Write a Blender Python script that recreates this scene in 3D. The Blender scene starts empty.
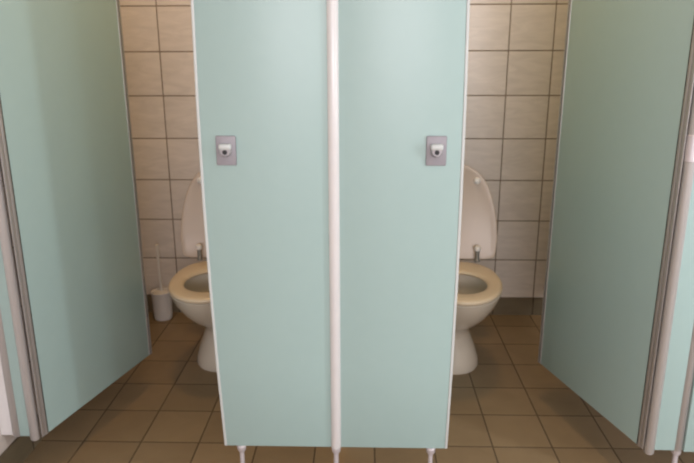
import bpy, bmesh, math
from mathutils import Vector, Matrix
C = bpy.context.scene.collection
PI = math.pi

# ------------------------------------------------------------------ materials
def mat(name, col, rough=.5, metal=0, spec=.5, coat=0):
    m = bpy.data.materials.new(name); m.use_nodes = True
    b = m.node_tree.nodes['Principled BSDF']
    b.inputs['Base Color'].default_value = (*col, 1)
    b.inputs['Roughness'].default_value = rough
    b.inputs['Metallic'].default_value = metal
    b.inputs['Specular IOR Level'].default_value = spec
    b.inputs['Coat Weight'].default_value = coat
    return m

def noisy(name, c1, c2, scale, rough=.5, metal=0, spec=.5, bump=0, coat=0, stretch=(1, 1, 1)):
    m = mat(name, c1, rough, metal, spec, coat); nt = m.node_tree; N = nt.nodes; L = nt.links
    b = N['Principled BSDF']
    tc = N.new('ShaderNodeTexCoord'); mp = N.new('ShaderNodeMapping'); mp.inputs['Scale'].default_value = stretch
    no = N.new('ShaderNodeTexNoise'); no.inputs['Scale'].default_value = scale; no.inputs['Detail'].default_value = 5
    mx = N.new('ShaderNodeMix'); mx.data_type = 'RGBA'
    mx.inputs['A'].default_value = (*c1, 1); mx.inputs['B'].default_value = (*c2, 1)
    L.new(tc.outputs['Object'], mp.inputs['Vector']); L.new(mp.outputs['Vector'], no.inputs['Vector'])
    L.new(no.outputs['Fac'], mx.inputs['Factor']); L.new(mx.outputs['Result'], b.inputs['Base Color'])
    if bump:
        bp = N.new('ShaderNodeBump'); bp.inputs['Strength'].default_value = bump; bp.inputs['Distance'].default_value = .002
        L.new(no.outputs['Fac'], bp.inputs['Height']); L.new(bp.outputs['Normal'], b.inputs['Normal'])
    return m

def tiles(name, ax, off, size, grout_w, c1, c2, grout, rough, vein=0, spec=.5, tone=.12):
    """square tiles on the two world axes ax, lines through off"""
    m = mat(name, c1, rough, 0, spec); nt = m.node_tree; N = nt.nodes; L = nt.links; b = N['Principled BSDF']
    tc = N.new('ShaderNodeTexCoord'); sp = N.new('ShaderNodeSeparateXYZ'); L.new(tc.outputs['Object'], sp.inputs[0])
    def M(op, a, bb=None, c=None):
        n = N.new('ShaderNodeMath'); n.operation = op
        for i, v in enumerate((a, bb, c)):
            if v is None: continue
            if isinstance(v, (int, float)): n.inputs[i].default_value = v
            else: L.new(v, n.inputs[i])
        return n.outputs[0]
    ds, ids = [], []
    for a, o, s in zip(ax, off, size):
        u = M('DIVIDE', M('SUBTRACT', sp.outputs[a], o), s)
        fr = M('FRACT', u)
        ds.append(M('MULTIPLY', M('MINIMUM', fr, M('SUBTRACT', 1.0, fr)), s)); ids.append(M('FLOOR', u))
    d = M('MINIMUM', ds[0], ds[1])
    mr = N.new('ShaderNodeMapRange'); mr.interpolation_type = 'SMOOTHSTEP'
    mr.inputs['From Min'].default_value = grout_w * .4; mr.inputs['From Max'].default_value = grout_w * .75
    L.new(d, mr.inputs['Value'])
    cb = N.new('ShaderNodeCombineXYZ'); L.new(ids[0], cb.inputs[0]); L.new(ids[1], cb.inputs[1])
    wn = N.new('ShaderNodeTexWhiteNoise'); wn.noise_dimensions = '3D'; L.new(cb.outputs[0], wn.inputs['Vector'])
    # marbling, shifted tile by tile
    va = N.new('ShaderNodeVectorMath'); va.operation = 'MULTIPLY_ADD'
    L.new(wn.outputs['Color'], va.inputs[0]); va.inputs[1].default_value = (7, 7, 7); L.new(tc.outputs['Object'], va.inputs[2])
    no = N.new('ShaderNodeTexNoise'); no.inputs['Scale'].default_value = 9; no.inputs['Detail'].default_value = 6
    no.inputs['Distortion'].default_value = 1.2
    mp = N.new('ShaderNodeMapping'); mp.inputs['Rotation'].default_value = (.7, .75, .7); mp.inputs['Scale'].default_value = (.8, .8, 3.2)
    L.new(va.outputs[0], mp.inputs['Vector']); L.new(mp.outputs[0], no.inputs['Vector'])
    f = M('ADD', M('MULTIPLY', wn.outputs['Value'], tone), M('MULTIPLY', no.outputs['Fac'], 1 - tone))
    mx = N.new('ShaderNodeMix'); mx.data_type = 'RGBA'; mx.inputs['A'].default_value = (*c1, 1); mx.inputs['B'].default_value = (*c2, 1)
    cr = N.new('ShaderNodeMapRange'); cr.inputs['From Min'].default_value = .3; cr.inputs['From Max'].default_value = .7
    L.new(f, cr.inputs['Value']); L.new(cr.outputs[0], mx.inputs['Factor'])
    mg = N.new('ShaderNodeMix'); mg.data_type = 'RGBA'; mg.inputs['A'].default_value = (*grout, 1)
    L.new(mr.outputs[0], mg.inputs['Factor']); L.new(mx.outputs['Result'], mg.inputs['B'])
    L.new(mg.outputs['Result'], b.inputs['Base Color'])
    rr = N.new('ShaderNodeMapRange'); rr.inputs['To Min'].default_value = .9; rr.inputs['To Max'].default_value = rough
    L.new(mr.outputs[0], rr.inputs['Value']); L.new(rr.outputs[0], b.inputs['Roughness'])
    h = M('ADD', mr.outputs[0], M('MULTIPLY', no.outputs['Fac'], vein))
    bp = N.new('ShaderNodeBump'); bp.inputs['Strength'].default_value = .5; bp.inputs['Distance'].default_value = .002
    L.new(h, bp.inputs['Height']); L.new(bp.outputs['Normal'], b.inputs['Normal'])
    return m

YW = 3.067; XL = -1.12; XR = 2.0; ZC = 2.9; YN = -4.2; SK = .0906
GX, GZ = -.951, .2906 - .2
M_wall = tiles('wall_tile', (0, 2), (GX, GZ), (.2, .2), .0045, (.83, .765, .715), (.70, .645, .60), (.23, .175, .125), .28, .6)
M_wallL = tiles('wall_tile_side', (1, 2), (YW, GZ), (.2, .2), .0045, (.83, .765, .715), (.70, .645, .60), (.23, .175, .125), .28, .6)
M_floor = tiles('floor_tile', (0, 1), (.636, 2.118), (.2, .2), .0042, (.295, .212, .122), (.24, .172, .098), (.10, .07, .042), .5, .3, .4, .35)
M_skirt = tiles('skirting_tile', (0, 2), (GX, -1), (.2, 3.0), .005, (.20, .16, .10), (.155, .125, .078), (.055, .043, .03), .5, .3, .4, .35)
M_skirtL = tiles('skirting_tile_side', (1, 2), (YW, -1), (.2, 3.0), .005, (.20, .16, .10), (.155, .125, .078), (.055, .043, .03), .5, .3, .4, .35)
M_ceil = noisy('ceiling_paint', (.72, .70, .66), (.68, .66, .62), 40, .9)
M_mint = noisy('mint_laminate', (.405, .55, .53), (.387, .53, .51), 25, .36, 0, .6, .03)
M_edge = noisy('white_edging', (.66, .685, .675), (.62, .645, .635), 30, .4)
M_alu = noisy('satin_aluminium', (.56, .535, .525), (.49, .465, .455), 60, .42, .55, .5, 0, 0, (1, 1, .05))
M_tube = noisy('brushed_tube', (.64, .615, .605), (.57, .545, .535), 60, .35, .4, .5, 0, 0, (1, 1, .05))
M_hinge = noisy('pale_hinge', (.66, .60, .62), (.60, .55, .57), 30, .4, .2)
M_post = noisy('white_lacquer', (.84, .82, .82), (.79, .77, .77), 30, .22)
M_grey = noisy('grey_plastic', (.36, .34, .37), (.32, .30, .33), 60, .45)
M_knob = noisy('grey_knob', (.45, .42, .44), (.40, .37, .39), 60, .35, .3)
M_chrome = noisy('chrome', (.8, .8, .82), (.7, .7, .72), 40, .15, .9)
M_steel = noisy('dull_steel', (.34, .34, .32), (.28, .28, .26), 60, .4, .6)
M_dark = noisy('dark_recess', (.015, .015, .018), (.03, .03, .03), 50, .6)
M_cer = noisy('white_ceramic', (.64, .57, .47), (.61, .54, .445), 12, .06, 0, .6, 0, 0)
M_seat = noisy('ivory_plastic', (.72, .59, .42), (.68, .55, .385), 14, .3)
M_lid = noisy('white_plastic', (.60, .49, .39), (.57, .46, .37), 14, .32)
M_water = mat('water', (.78, .84, .9), .02); M_water.node_tree.nodes['Principled BSDF'].inputs['Transmission Weight'].default_value = .15
M_plas = noisy('brush_plastic', (.86, .83, .79), (.80, .77, .73), 25, .4)
M_pipe = noisy('grey_pipe', (.72, .70, .68), (.66, .64, .62), 20, .4)
M_bris = noisy('bristle', (.75, .74, .72), (.5, .5, .5), 200, .8)

# ------------------------------------------------------------------ mesh helpers
def obj(name, bm, m, parent=None, smooth=True, angle=35, loc=None):
    me = bpy.data.meshes.new(name)
    bmesh.ops.recalc_face_normals(bm, faces=bm.faces)
    for f in bm.faces: f.smooth = smooth
    if smooth:
        for e in bm.edges:
            e.smooth = not (len(e.link_faces) == 2 and e.calc_face_angle(0) > math.radians(angle))
    bm.to_mesh(me); bm.free(); me.materials.append(m)
    o = bpy.data.objects.new(name, me); C.objects.link(o)
    if parent: o.parent = parent
    if loc: o.location = loc
    return o

def box(x0, x1, y0, y1, z0, z1, bev=0, bm=None, seg=2):
    t = bmesh.new()
    bmesh.ops.create_cube(t, size=1)
    for v in t.verts:
        v.co = ((x0 + x1) / 2 + v.co.x * (x1 - x0), (y0 + y1) / 2 + v.co.y * (y1 - y0), (z0 + z1) / 2 + v.co.z * (z1 - z0))
    if bev: bmesh.ops.bevel(t, geom=t.edges[:], offset=bev, segments=seg, affect='EDGES', profile=.5)
    return merge(bm, t)

def merge(bm, t):
    if bm is None: return t
    me = bpy.data.meshes.new('tmp'); t.to_mesh(me); t.free(); bm.from_mesh(me); bpy.data.meshes.remove(me)
    return bm

def loft(rings, cap0=True, cap1=True, bm=None):
    """rings: lists of points of one length"""
    b = bmesh.new(); rows = [[b.verts.new(p) for p in r] for r in rings]; n = len(rows[0])
    for a, c in zip(rows, rows[1:]):
        for i in range(n): b.faces.new((a[i], a[(i + 1) % n], c[(i + 1) % n], c[i]))
    if cap0: b.faces.new(rows[0])
    if cap1: b.faces.new(rows[-1])
    return merge(bm, b)

def lathe(profile, centre=(0, 0, 0), axis='z', n=28, bm=None):
    """profile: (radius, height) pairs turned about an axis through centre"""
    rings = []
    for r, h in profile:
        ring = []
        for i in range(n):
            a = 2 * PI * i / n; p, q = r * math.cos(a), r * math.sin(a)
            v = {'z': (p, q, h), 'y': (p, h, q), 'x': (h, p, q)}[axis]
            ring.append(tuple(centre[k] + v[k] for k in range(3)))
        rings.append(ring)
    return loft(rings, True, True, bm)

def tube(path, r, n=16, bm=None):
    rings = []; P = [Vector(p) for p in path]; up = None
    for i, p in enumerate(P):
        t = (P[min(i + 1, len(P) - 1)] - P[max(i - 1, 0)]).normalized()
        if up is None: up = t.orthogonal().normalized()
        up = (up - t * up.dot(t)).normalized(); s = t.cross(up)
        rr = r[i] if isinstance(r, (list, tuple)) else r
        rings.append([p + up * rr * math.cos(2 * PI * k / n) + s * rr * math.sin(2 * PI * k / n) for k in range(n)])
    return loft(rings, True, True, bm)

def tag(o, label, cat, group=None):
    o['label'] = label; o['category'] = cat
    if group: o['group'] = group
    return o

def empty(name, label, cat, loc=(0, 0, 0), rz=0, group=None):
    o = bpy.data.objects.new(name, None); C.objects.link(o)
    o.location = loc; o.rotation_euler = (0, 0, rz); o.empty_display_size = .1
    return tag(o, label, cat, group)

def struct(name, bm, m):
    o = obj(name, bm, m, smooth=False); o['kind'] = 'structure'; return o

def dup(root, label, loc=None):
    r = root.copy(); C.objects.link(r); r['label'] = label
    if loc is not None: r.location = loc
    for ch in list(root.children):
        c = ch.copy(); C.objects.link(c); c.parent = r
        for g in list(ch.children):
            d = g.copy(); C.objects.link(d); d.parent = c
    return r

# ------------------------------------------------------------------ the room
struct('floor', box(XL - .1, XR + .1, YN, YW + .1, -.08, 0), M_floor)
struct('wall_back', box(XL - .1, XR + .1, YW, YW + .1, 0, ZC), M_wall)
struct('wall_left', box(XL - .1, XL, YN, YW, 0, ZC), M_wallL)
struct('wall_right', box(XR, XR + .1, YN, YW, 0, ZC), M_wallL)
struct('ceiling', box(XL - .1, XR + .1, YN, YW + .1, ZC, ZC + .08), M_ceil)
struct('baseboard_back', box(XL + .008, XR, YW - .008, YW, 0, SK), M_skirt)
struct('baseboard_left', box(XL, XL + .008, YN, YW, 0, SK), M_skirtL)

# ------------------------------------------------------------------ cubicle fronts
EW = .0075; YF = 1.683; ZB = .15; ZT = 2.0; TH = .016

def foot_leg(x, y, parent, r=.0068):
    leg = obj('leg', lathe([(r * 1.9, 0), (r * 1.9, .006), (r * 1.1, .012), (r, .02), (r, ZB - .022)], (x, y, 0), n=20), M_hinge, parent)
    obj('bracket', lathe([(r * 1.2, ZB - .024), (r * 1.9, ZB - .016), (r * 2.1, ZB - .004), (r * 1.7, ZB)], (x, y, 0), n=20), M_hinge, leg)

def lock(x, z, parent, y=YF):
    pl = obj('lock_plate', box(x - .0265, x + .0265, y - .005, y, z - .039, z + .039, .003), M_grey, parent)
    obj('knob', lathe([(.0165, y - .005), (.0165, y - .009), (.0150, y - .017), (.0115, y - .021), (.006, y - .021)], (x, 0, z), 'y', 28), M_knob, pl)
    obj('knob_hood', box(x - .0165, x + .0165, y - .0245, y - .004, z + .0035, z + .0195, .006, seg=4), M_edge, pl)
    obj('keyhole', lathe([(.0062, y - .0225), (.0062, y - .0205)], (x, 0, z - .002), 'y', 20), M_dark, pl)

def strip(x0, x1, y0, y1, z0, z1, m, parent, name='edge_strip', bev=.002):
    return obj(name, zcut(box(x0, x1, y0, y1, z0, z1, bev)), m, parent)

def zcut(bm):
    for z in (.4, .65, .9, 1.15, 1.4, 1.7):
        bmesh.ops.bisect_plane(bm, geom=bm.verts[:] + bm.edges[:] + bm.faces[:], plane_co=(0, 0, z), plane_no=(0, 0, 1))
    return bm

def front_panel(label, x0, x1, edge, leg_x, lock_x=None, flare=None):
    r = empty('partition_panel', label, 'partition panel', ((x0 + x1) / 2, YF + TH / 2, 0))
    p0 = -(x0 + x1) / 2; q0 = -(YF + TH / 2)
    def sh(ch):
        for c in ch: c.matrix_parent_inverse = Matrix.Translation((p0, q0, 0))
    obj('panel', zcut(box(x0 + (EW if edge == 'left' else 0), x1 - (EW if edge == 'right' else 0), YF, YF + TH, ZB, ZT, .001)), M_mint, r)
    if edge == 'left': strip(x0, x0 + EW, YF - .002, YF + TH + .002, ZB, ZT, M_edge, r)
    if edge == 'right': strip(x1 - EW, x1, YF - .002, YF + TH + .002, ZB, ZT, M_edge, r)
    if leg_x is not None: foot_leg(leg_x, YF + TH / 2, r)
    # the sheet is slightly warped: its free edge bows outwards
    xin, xout = (x1, x0) if edge == 'left' else (x0, x1)
    for c in r.children:
        if flare and c.name.split('.')[0] in ('panel', 'edge_strip'):
            for v in c.data.vertices:
                t = v.co.z - ZB
                v.co.x += (flare[0] * t + flare[1] * t * t) * (v.co.x - xin) / abs(xout - xin)
    if lock_x is not None: lock(lock_x, 1.039, r)
    sh(r.children)
    return r

XP = -.083; RP = .0155
front_panel('pale mint front panel left of the white centre post, with grey lock plate', -.418, XP - .012, 'left', -.3685, -.3655, (.0460, -.0258))
front_panel('pale mint front panel right of the white centre post, with grey lock plate', XP + .012, .248, 'right', .200, .185, (.0271, -.0171))

def post(label, x, y=YF + .004, r=RP, m=None, leg=True):
    m = m or M_post
    o = empty('partition_post', label, 'post', (x, y, 0))
    obj('profile', lathe([(r * .9, ZB - .003), (r, ZB), (r, ZT + .01), (r * .9, ZT + .013)], n=32), m, o)
    if not leg: return o
    lg = obj('leg', lathe([(.017, 0), (.017, .006), (.010, .012), (.0075, .02), (.0075, ZB - .003)], n=20), M_hinge, o)
    obj('collar', lathe([(.010, ZB - .02), (.013, ZB - .016), (.014, ZB - .003)], n=20), M_hinge, lg)
    return o
post('white rounded post running down between the two middle mint panels', XP)

XPR = .930; XPL = -1.071; YL = 1.717; YR = 1.690
post('pinkish white post at the right picture edge, beside the right door hinge', XPR, YR + .012, m=M_alu)
post('greyish white post at the lower left edge, against the left wall', XPL, YL + .012, m=M_alu, leg=False)
obj('wall_channel', box(XL - XPL, -.012, -.008, .012, ZB, ZT, .001), M_post, bpy.data.objects['partition_post.002'])

def narrow_panel(label, x0, x1, hinge_x, side, YF):
    """slim filler beside a post, carrying the round hinge profile on its door edge"""
    r = empty('hinge_panel', label, 'partition panel', ((x0 + x1) / 2, YF + TH / 2, 0))
    mi = Matrix.Translation((-(x0 + x1) / 2, -(YF + TH / 2), 0))
    obj('panel', box(x0, x1, YF, YF + TH, ZB, ZT, .001), M_mint, r)
    obj('hinge_profile', lathe([(.0115, ZB - .012), (.0142, ZB - .008), (.0142, ZT), (.011, ZT + .004)], (hinge_x, YF + .003, 0), n=28), M_tube, r)
    for z0 in (1.010, 1.70):
        obj('hinge', lathe([(.0142, z0), (.0158, z0 + .002), (.0158, z0 + .068), (.0142, z0 + .070)], (hinge_x, YF + .003, 0), n=28), M_hinge, r)
    for c in r.children: c.matrix_parent_inverse = mi
    return r
HR = .8455; HL = -1.014
narrow_panel('slim mint strip with round hinge tube between right door and right post', HR, XPR - .012, HR, -1, YR)
narrow_panel('slim mint strip with round hinge tube between left door and left post', XPL + .012, HL, HL, 1, YL)
front_panel('mint front panel cut off by the right picture edge, beyond the right post', XPR + .012, 1.30, 'right', 1.25)

# dividers between the cubicles, from the posts to the back wall
def divider(label, x, m=M_mint):
    r = empty('divider_panel', label, 'partition panel', (x, (YF + YW) / 2, 0))
    w = (YW - YF) / 2
    obj('panel', box(-TH / 2, TH / 2, -w + .022, w - .01, ZB, ZT, .001), m, r)
    obj('wall_channel', box(-.014, .014, w - .02, w, ZB, ZT, .002), M_alu, r)
    return r
divider('mint divider running back from the centre post between the two toilets', XP)
divider('mint divider running back from the right post behind the right door', XPR)

# doors, swung inwards
def door(label, A, B, face):
    """visible face along A (hinge) - B (free edge); thickness goes to the other side"""
    A = Vector(A); B = Vector(B); L = (B - A).length; a = math.atan2((B - A).y, (B - A).x)
    r = empty('cubicle_door', label, 'door', (A.x, A.y, 0), a)
    s = face
    def yy(d0, d1): return (min(s * d0, s * d1), max(s * d0, s * d1))
    y0, y1 = yy(0, TH)
    obj('panel', box(.017, L - .012, y0, y1, ZB, ZT - .02, .001), M_mint, r)
    y0, y1 = yy(-.002, TH + .002)
    obj('edge_profile', box(L - .020, L, y0, y1, ZB - .001, ZT - .02, .003), M_alu, r)
    obj('edge_groove', box(L - .0135, L - .0115, *yy(-.0026, .0), ZB, ZT - .021, 0), M_dark, r)
    obj('hinge_edge_profile', box(.0035, .0135, y0, y1, ZB - .001, ZT - .02, .002), M_alu, r)
    obj('gap_shade_strip', box(.0130, .0175, *yy(-.0006, .010), ZB + .001, ZT - .022, .0008), M_dark, r)  # near-black strip: shade of the gap beside the door panel, put into colour
    obj('hinge_leaf', box(-.011, .0015, *yy(-.002, .001), ZB + .001, ZT - .022, .001), M_alu, r)
    return r
door('mint cubicle door swung inwards at the left, hinged at the left edge', (-.985, 1.722), (-.834, 2.291), 1)
door('mint cubicle door swung inwards at the right, hinged at the right edge', (.824, 1.702), (.661, 2.252), -1)

# ------------------------------------------------------------------ toilets
NS = 56
def egg(cx, cy, rx, f, b, z, p=2.0, n=NS):
    pts = []
    for i in range(n):
        a = 2 * PI * i / n; c, s = math.cos(a), math.sin(a)
        ex = 2 / p
        X = rx * math.copysign(abs(c) ** ex, c)
        if s < 0: Y = -f * abs(s) ** 1.0; X = rx * math.copysign(abs(c) ** (1.0), c)
        else: Y = b * abs(s) ** ex
        pts.append((cx + X, cy + Y, z))
    return pts

# local frame: x = 0 the centre line, y = 0 the lid hinge line, camera towards -y
def make_toilet(label, loc):
    t = empty('toilet', label, 'toilet', loc, 0, 'toilets in the cubicles')
    cy = -.235
    S = [  # z, centre y, half width, front, back
        (.000, -.150, .106, .118, .17), (.010, -.150, .111, .123, .175), (.040, -.150, .106, .117, .172),
        (.090, -.150, .090, .100, .165), (.135, -.155, .072, .083, .16), (.165, -.162, .062, .080, .16),
        (.190, -.170, .064, .095, .165), (.220, -.183, .083, .130, .18), (.255, -.200, .108, .168, .195),
        (.295, -.215, .134, .200, .21), (.335, -.226, .152, .224, .222), (.368, -.233, .163, .240, .230),
        (.386, cy, .167, .247, .234), (.391, cy, .162, .242, .230)]
    outer = [egg(0, c, rx, f, b, z, 2.3) for z, c, rx, f, b in S]
    I = [(.391, -.262, .120, .162, .142), (.384, -.262, .114, .156, .137), (.350, -.262, .116, .158, .137),
         (.320, -.258, .107, .146, .124), (.275, -.258, .086, .120, .095), (.230, -.245, .060, .080, .062), (.200, -.238, .035, .042, .035)]
    inner = [egg(0, c, rx, f, b, z) for z, c, rx, f, b in I]
    obj('bowl', loft(outer + inner), M_cer, t, angle=50)
    obj('water', loft([egg(0, -.255, .079, .106, .083, .2625), egg(0, -.255, .080, .108, .085, .2645)]), M_water, t)
    # seat ring
    O = lambda z, d: egg(0, -.235, .168 - d, .254 - d, .225 - d, z, 2.5)
    Q = lambda z, d: egg(0, -.266, .106 + d, .133 + d, .122 + d, z, 2.0)
    obj('seat', loft([O(.393, .006), O(.397, .001), O(.403, 0), O(.409, .004), O(.412, .012),
                      Q(.411, .014), Q(.407, .004), Q(.400, 0), Q(.394, .004), O(.393, .006)], False, False), M_seat, t, angle=60)
    # lid, raised, leaning back
    lid_prof = [(.000, .150), (.006, .182), (.025, .192), (.10, .197), (.17, .191), (.23, .181), (.29, .165), (.335, .146), (.37, .122), (.395, .093), (.412, .060), (.420, .030), (.4225, .0)]
    right = [(w * 1.005, h * .988) for h, w in lid_prof]
    outline = right + [(-w, h) for w, h in reversed(right[:-1])]
    tl = math.radians(8)
    def lp(x, h, d): return (x, h * math.sin(tl) + d * math.cos(tl) + .004, .413 + h * math.cos(tl) - d * math.sin(tl))
    def off(k, d): return [lp(x * (1 - k / .19), .21 + (h - .21) * (1 - k / .21), d) for x, h in outline]
    lid = obj('lid', loft([off(.020, .006), off(.006, .001), off(.001, .002), off(0, .006), off(.003, .016), off(.014, .022), off(.05, .025)]), M_lid, t, angle=60)
    for s in (-1, 1):
        c = lp(s * .104, .343, .006)
        d = Vector((0, -math.cos(tl), math.sin(tl)))
        path = [Vector(c) + d * k for k in (0, .004, .010, .014, .0155)]
        obj('bumper', tube(path, [.0155, .015, .014, .010, .002], 20), M_plas, lid)
    for s in (-1, 1):
        h = obj('hinge', lathe([(.012, .4115), (.012, .418), (.0090, .422), (.0090, .460), (.006, .464)], (s * .108, -.020, 0), n=20), M_steel, t)
        obj('hinge_cap', lathe([(.0125, .461), (.0138, .465), (.0138, .476), (.009, .482), (.003, .483)], (s * .108, -.020, 0), n=20), M_plas, h)
    obj('waste_pipe', tube([(0, .0, .19), (0, .09, .185), (0, .17, .175), (0, .26, .17), (0, .372, .17)], [.055, .052, .052, .052, .056], 24), M_pipe, t)
    obj('flush_pipe', tube([(0, -.012, .36), (0, .06, .36), (0, .2, .36), (0, .372, .36)], .022, 18), M_pipe, t)
    return t
TL = make_toilet('white toilet with raised lid in the left cubicle, beside the toilet brush', (-.614, 2.69, 0))
TR = dup(TL, 'white toilet with raised lid in the right cubicle, no brush beside it', (.378, 2.69, 0))

# ------------------------------------------------------------------ brush
bx, by = -1.010, 2.982
h = empty('brush_holder', 'white cup holding the toilet brush, on the floor of the left cubicle', 'brush holder', (bx, by, 0))
obj('cup', lathe([(.040, 0), (.043, .004), (.046, .02), (.0495, .135), (.052, .142), (.051, .146), (.047, .146), (.045, .135), (.041, .012), (.002, .010)], n=36), M_plas, h)
b = empty('toilet_brush', 'white toilet brush with thin handle standing in the left cubicle cup', 'toilet brush', (bx, by, .0115))
obj('handle', tube([(0, 0, .118), (0, 0, .15), (-.002, 0, .20), (-.003, 0, .30), (-.004, 0, .355), (-.004, 0, .372), (-.004, 0, .376)], [.012, .008, .0075, .0075, .008, .0095, .004], 16), M_plas, b)
obj('cap', lathe([(.040, .118), (.044, .122), (.044, .127), (.025, .131), (.009, .137)], n=32), M_plas, b)
obj('brush_head', lathe([(.010, .0), (.024, .006), (.030, .02), (.030, .08), (.022, .10), (.008, .108), (.008, .118)], n=28), M_bris, b)

# ------------------------------------------------------------------ light
def area(name, loc, target, size, power, col, sy=None):
    l = bpy.data.lights.new(name, 'AREA'); l.energy = power; l.color = col; l.shape = 'RECTANGLE'; l.size = size; l.size_y = sy or size
    o = bpy.data.objects.new(name, l); C.objects.link(o); o.location = loc
    o.rotation_euler = (Vector(target) - Vector(loc)).to_track_quat('-Z', 'Y').to_euler()
    return o
area('ceiling_lamp_washroom', (1.15, .5, 2.85), (.7, .9, 0), .9, 6, (.93, .98, 1.0), .5)
area('window_light_near', (1.95, .78, 1.2), (-.9, 1.9, .7), .18, 14, (.88, .94, 1.0), .9)
area('window_light_far', (1.95, -.25, 1.2), (-.9, 1.9, .7), .22, 6.5, (.88, .95, 1.0), .9)
area('front_fill_light', (.45, -4.0, 1.7), (.1, 2, .9), 2.9, 115, (1.0, .955, 1.0), 1.2)  # added broad fill from behind the camera, no known window there
for n, x in (('left', -.6), ('right', .42)):
    area('stall_lamp_' + n, (x, 2.12, 2.84), (x, 2.3, 0), .25, 8, (1.0, .60, .25))
w = bpy.data.worlds.new('world'); bpy.context.scene.world = w; w.use_nodes = True
w.node_tree.nodes['Background'].inputs['Color'].default_value = (.85, .93, 1.0, 1)
w.node_tree.nodes['Background'].inputs['Strength'].default_value = .32

# ------------------------------------------------------------------ camera
f, th, ps, ro, hh = 645.02, .2721, -.0288, -.0029, 1.289
fw = Vector((math.sin(ps) * math.cos(th), math.cos(ps) * math.cos(th), -math.sin(th)))
r = Vector((math.cos(ps), -math.sin(ps), 0)); u = r.cross(fw)
r2 = r * math.cos(ro) + u * math.sin(ro); u2 = -r * math.sin(ro) + u * math.cos(ro)
cam = bpy.data.cameras.new('camera'); co = bpy.data.objects.new('camera', cam); C.objects.link(co)
co.matrix_world = Matrix(((r2.x, u2.x, -fw.x, 0), (r2.y, u2.y, -fw.y, 0), (r2.z, u2.z, -fw.z, hh), (0, 0, 0, 1)))
cam.sensor_width = 36; cam.lens = f / 694 * 36; cam.clip_start = .02
cam.dof.use_dof = True; cam.dof.focus_distance = .30; cam.dof.aperture_fstop = 36
bpy.context.scene.camera = co
sc = bpy.context.scene
sc.view_settings.view_transform = 'Standard'; sc.view_settings.look = 'None'; sc.view_settings.gamma = 1
sc.view_settings.use_curve_mapping = False; sc.view_settings.exposure = 0.1
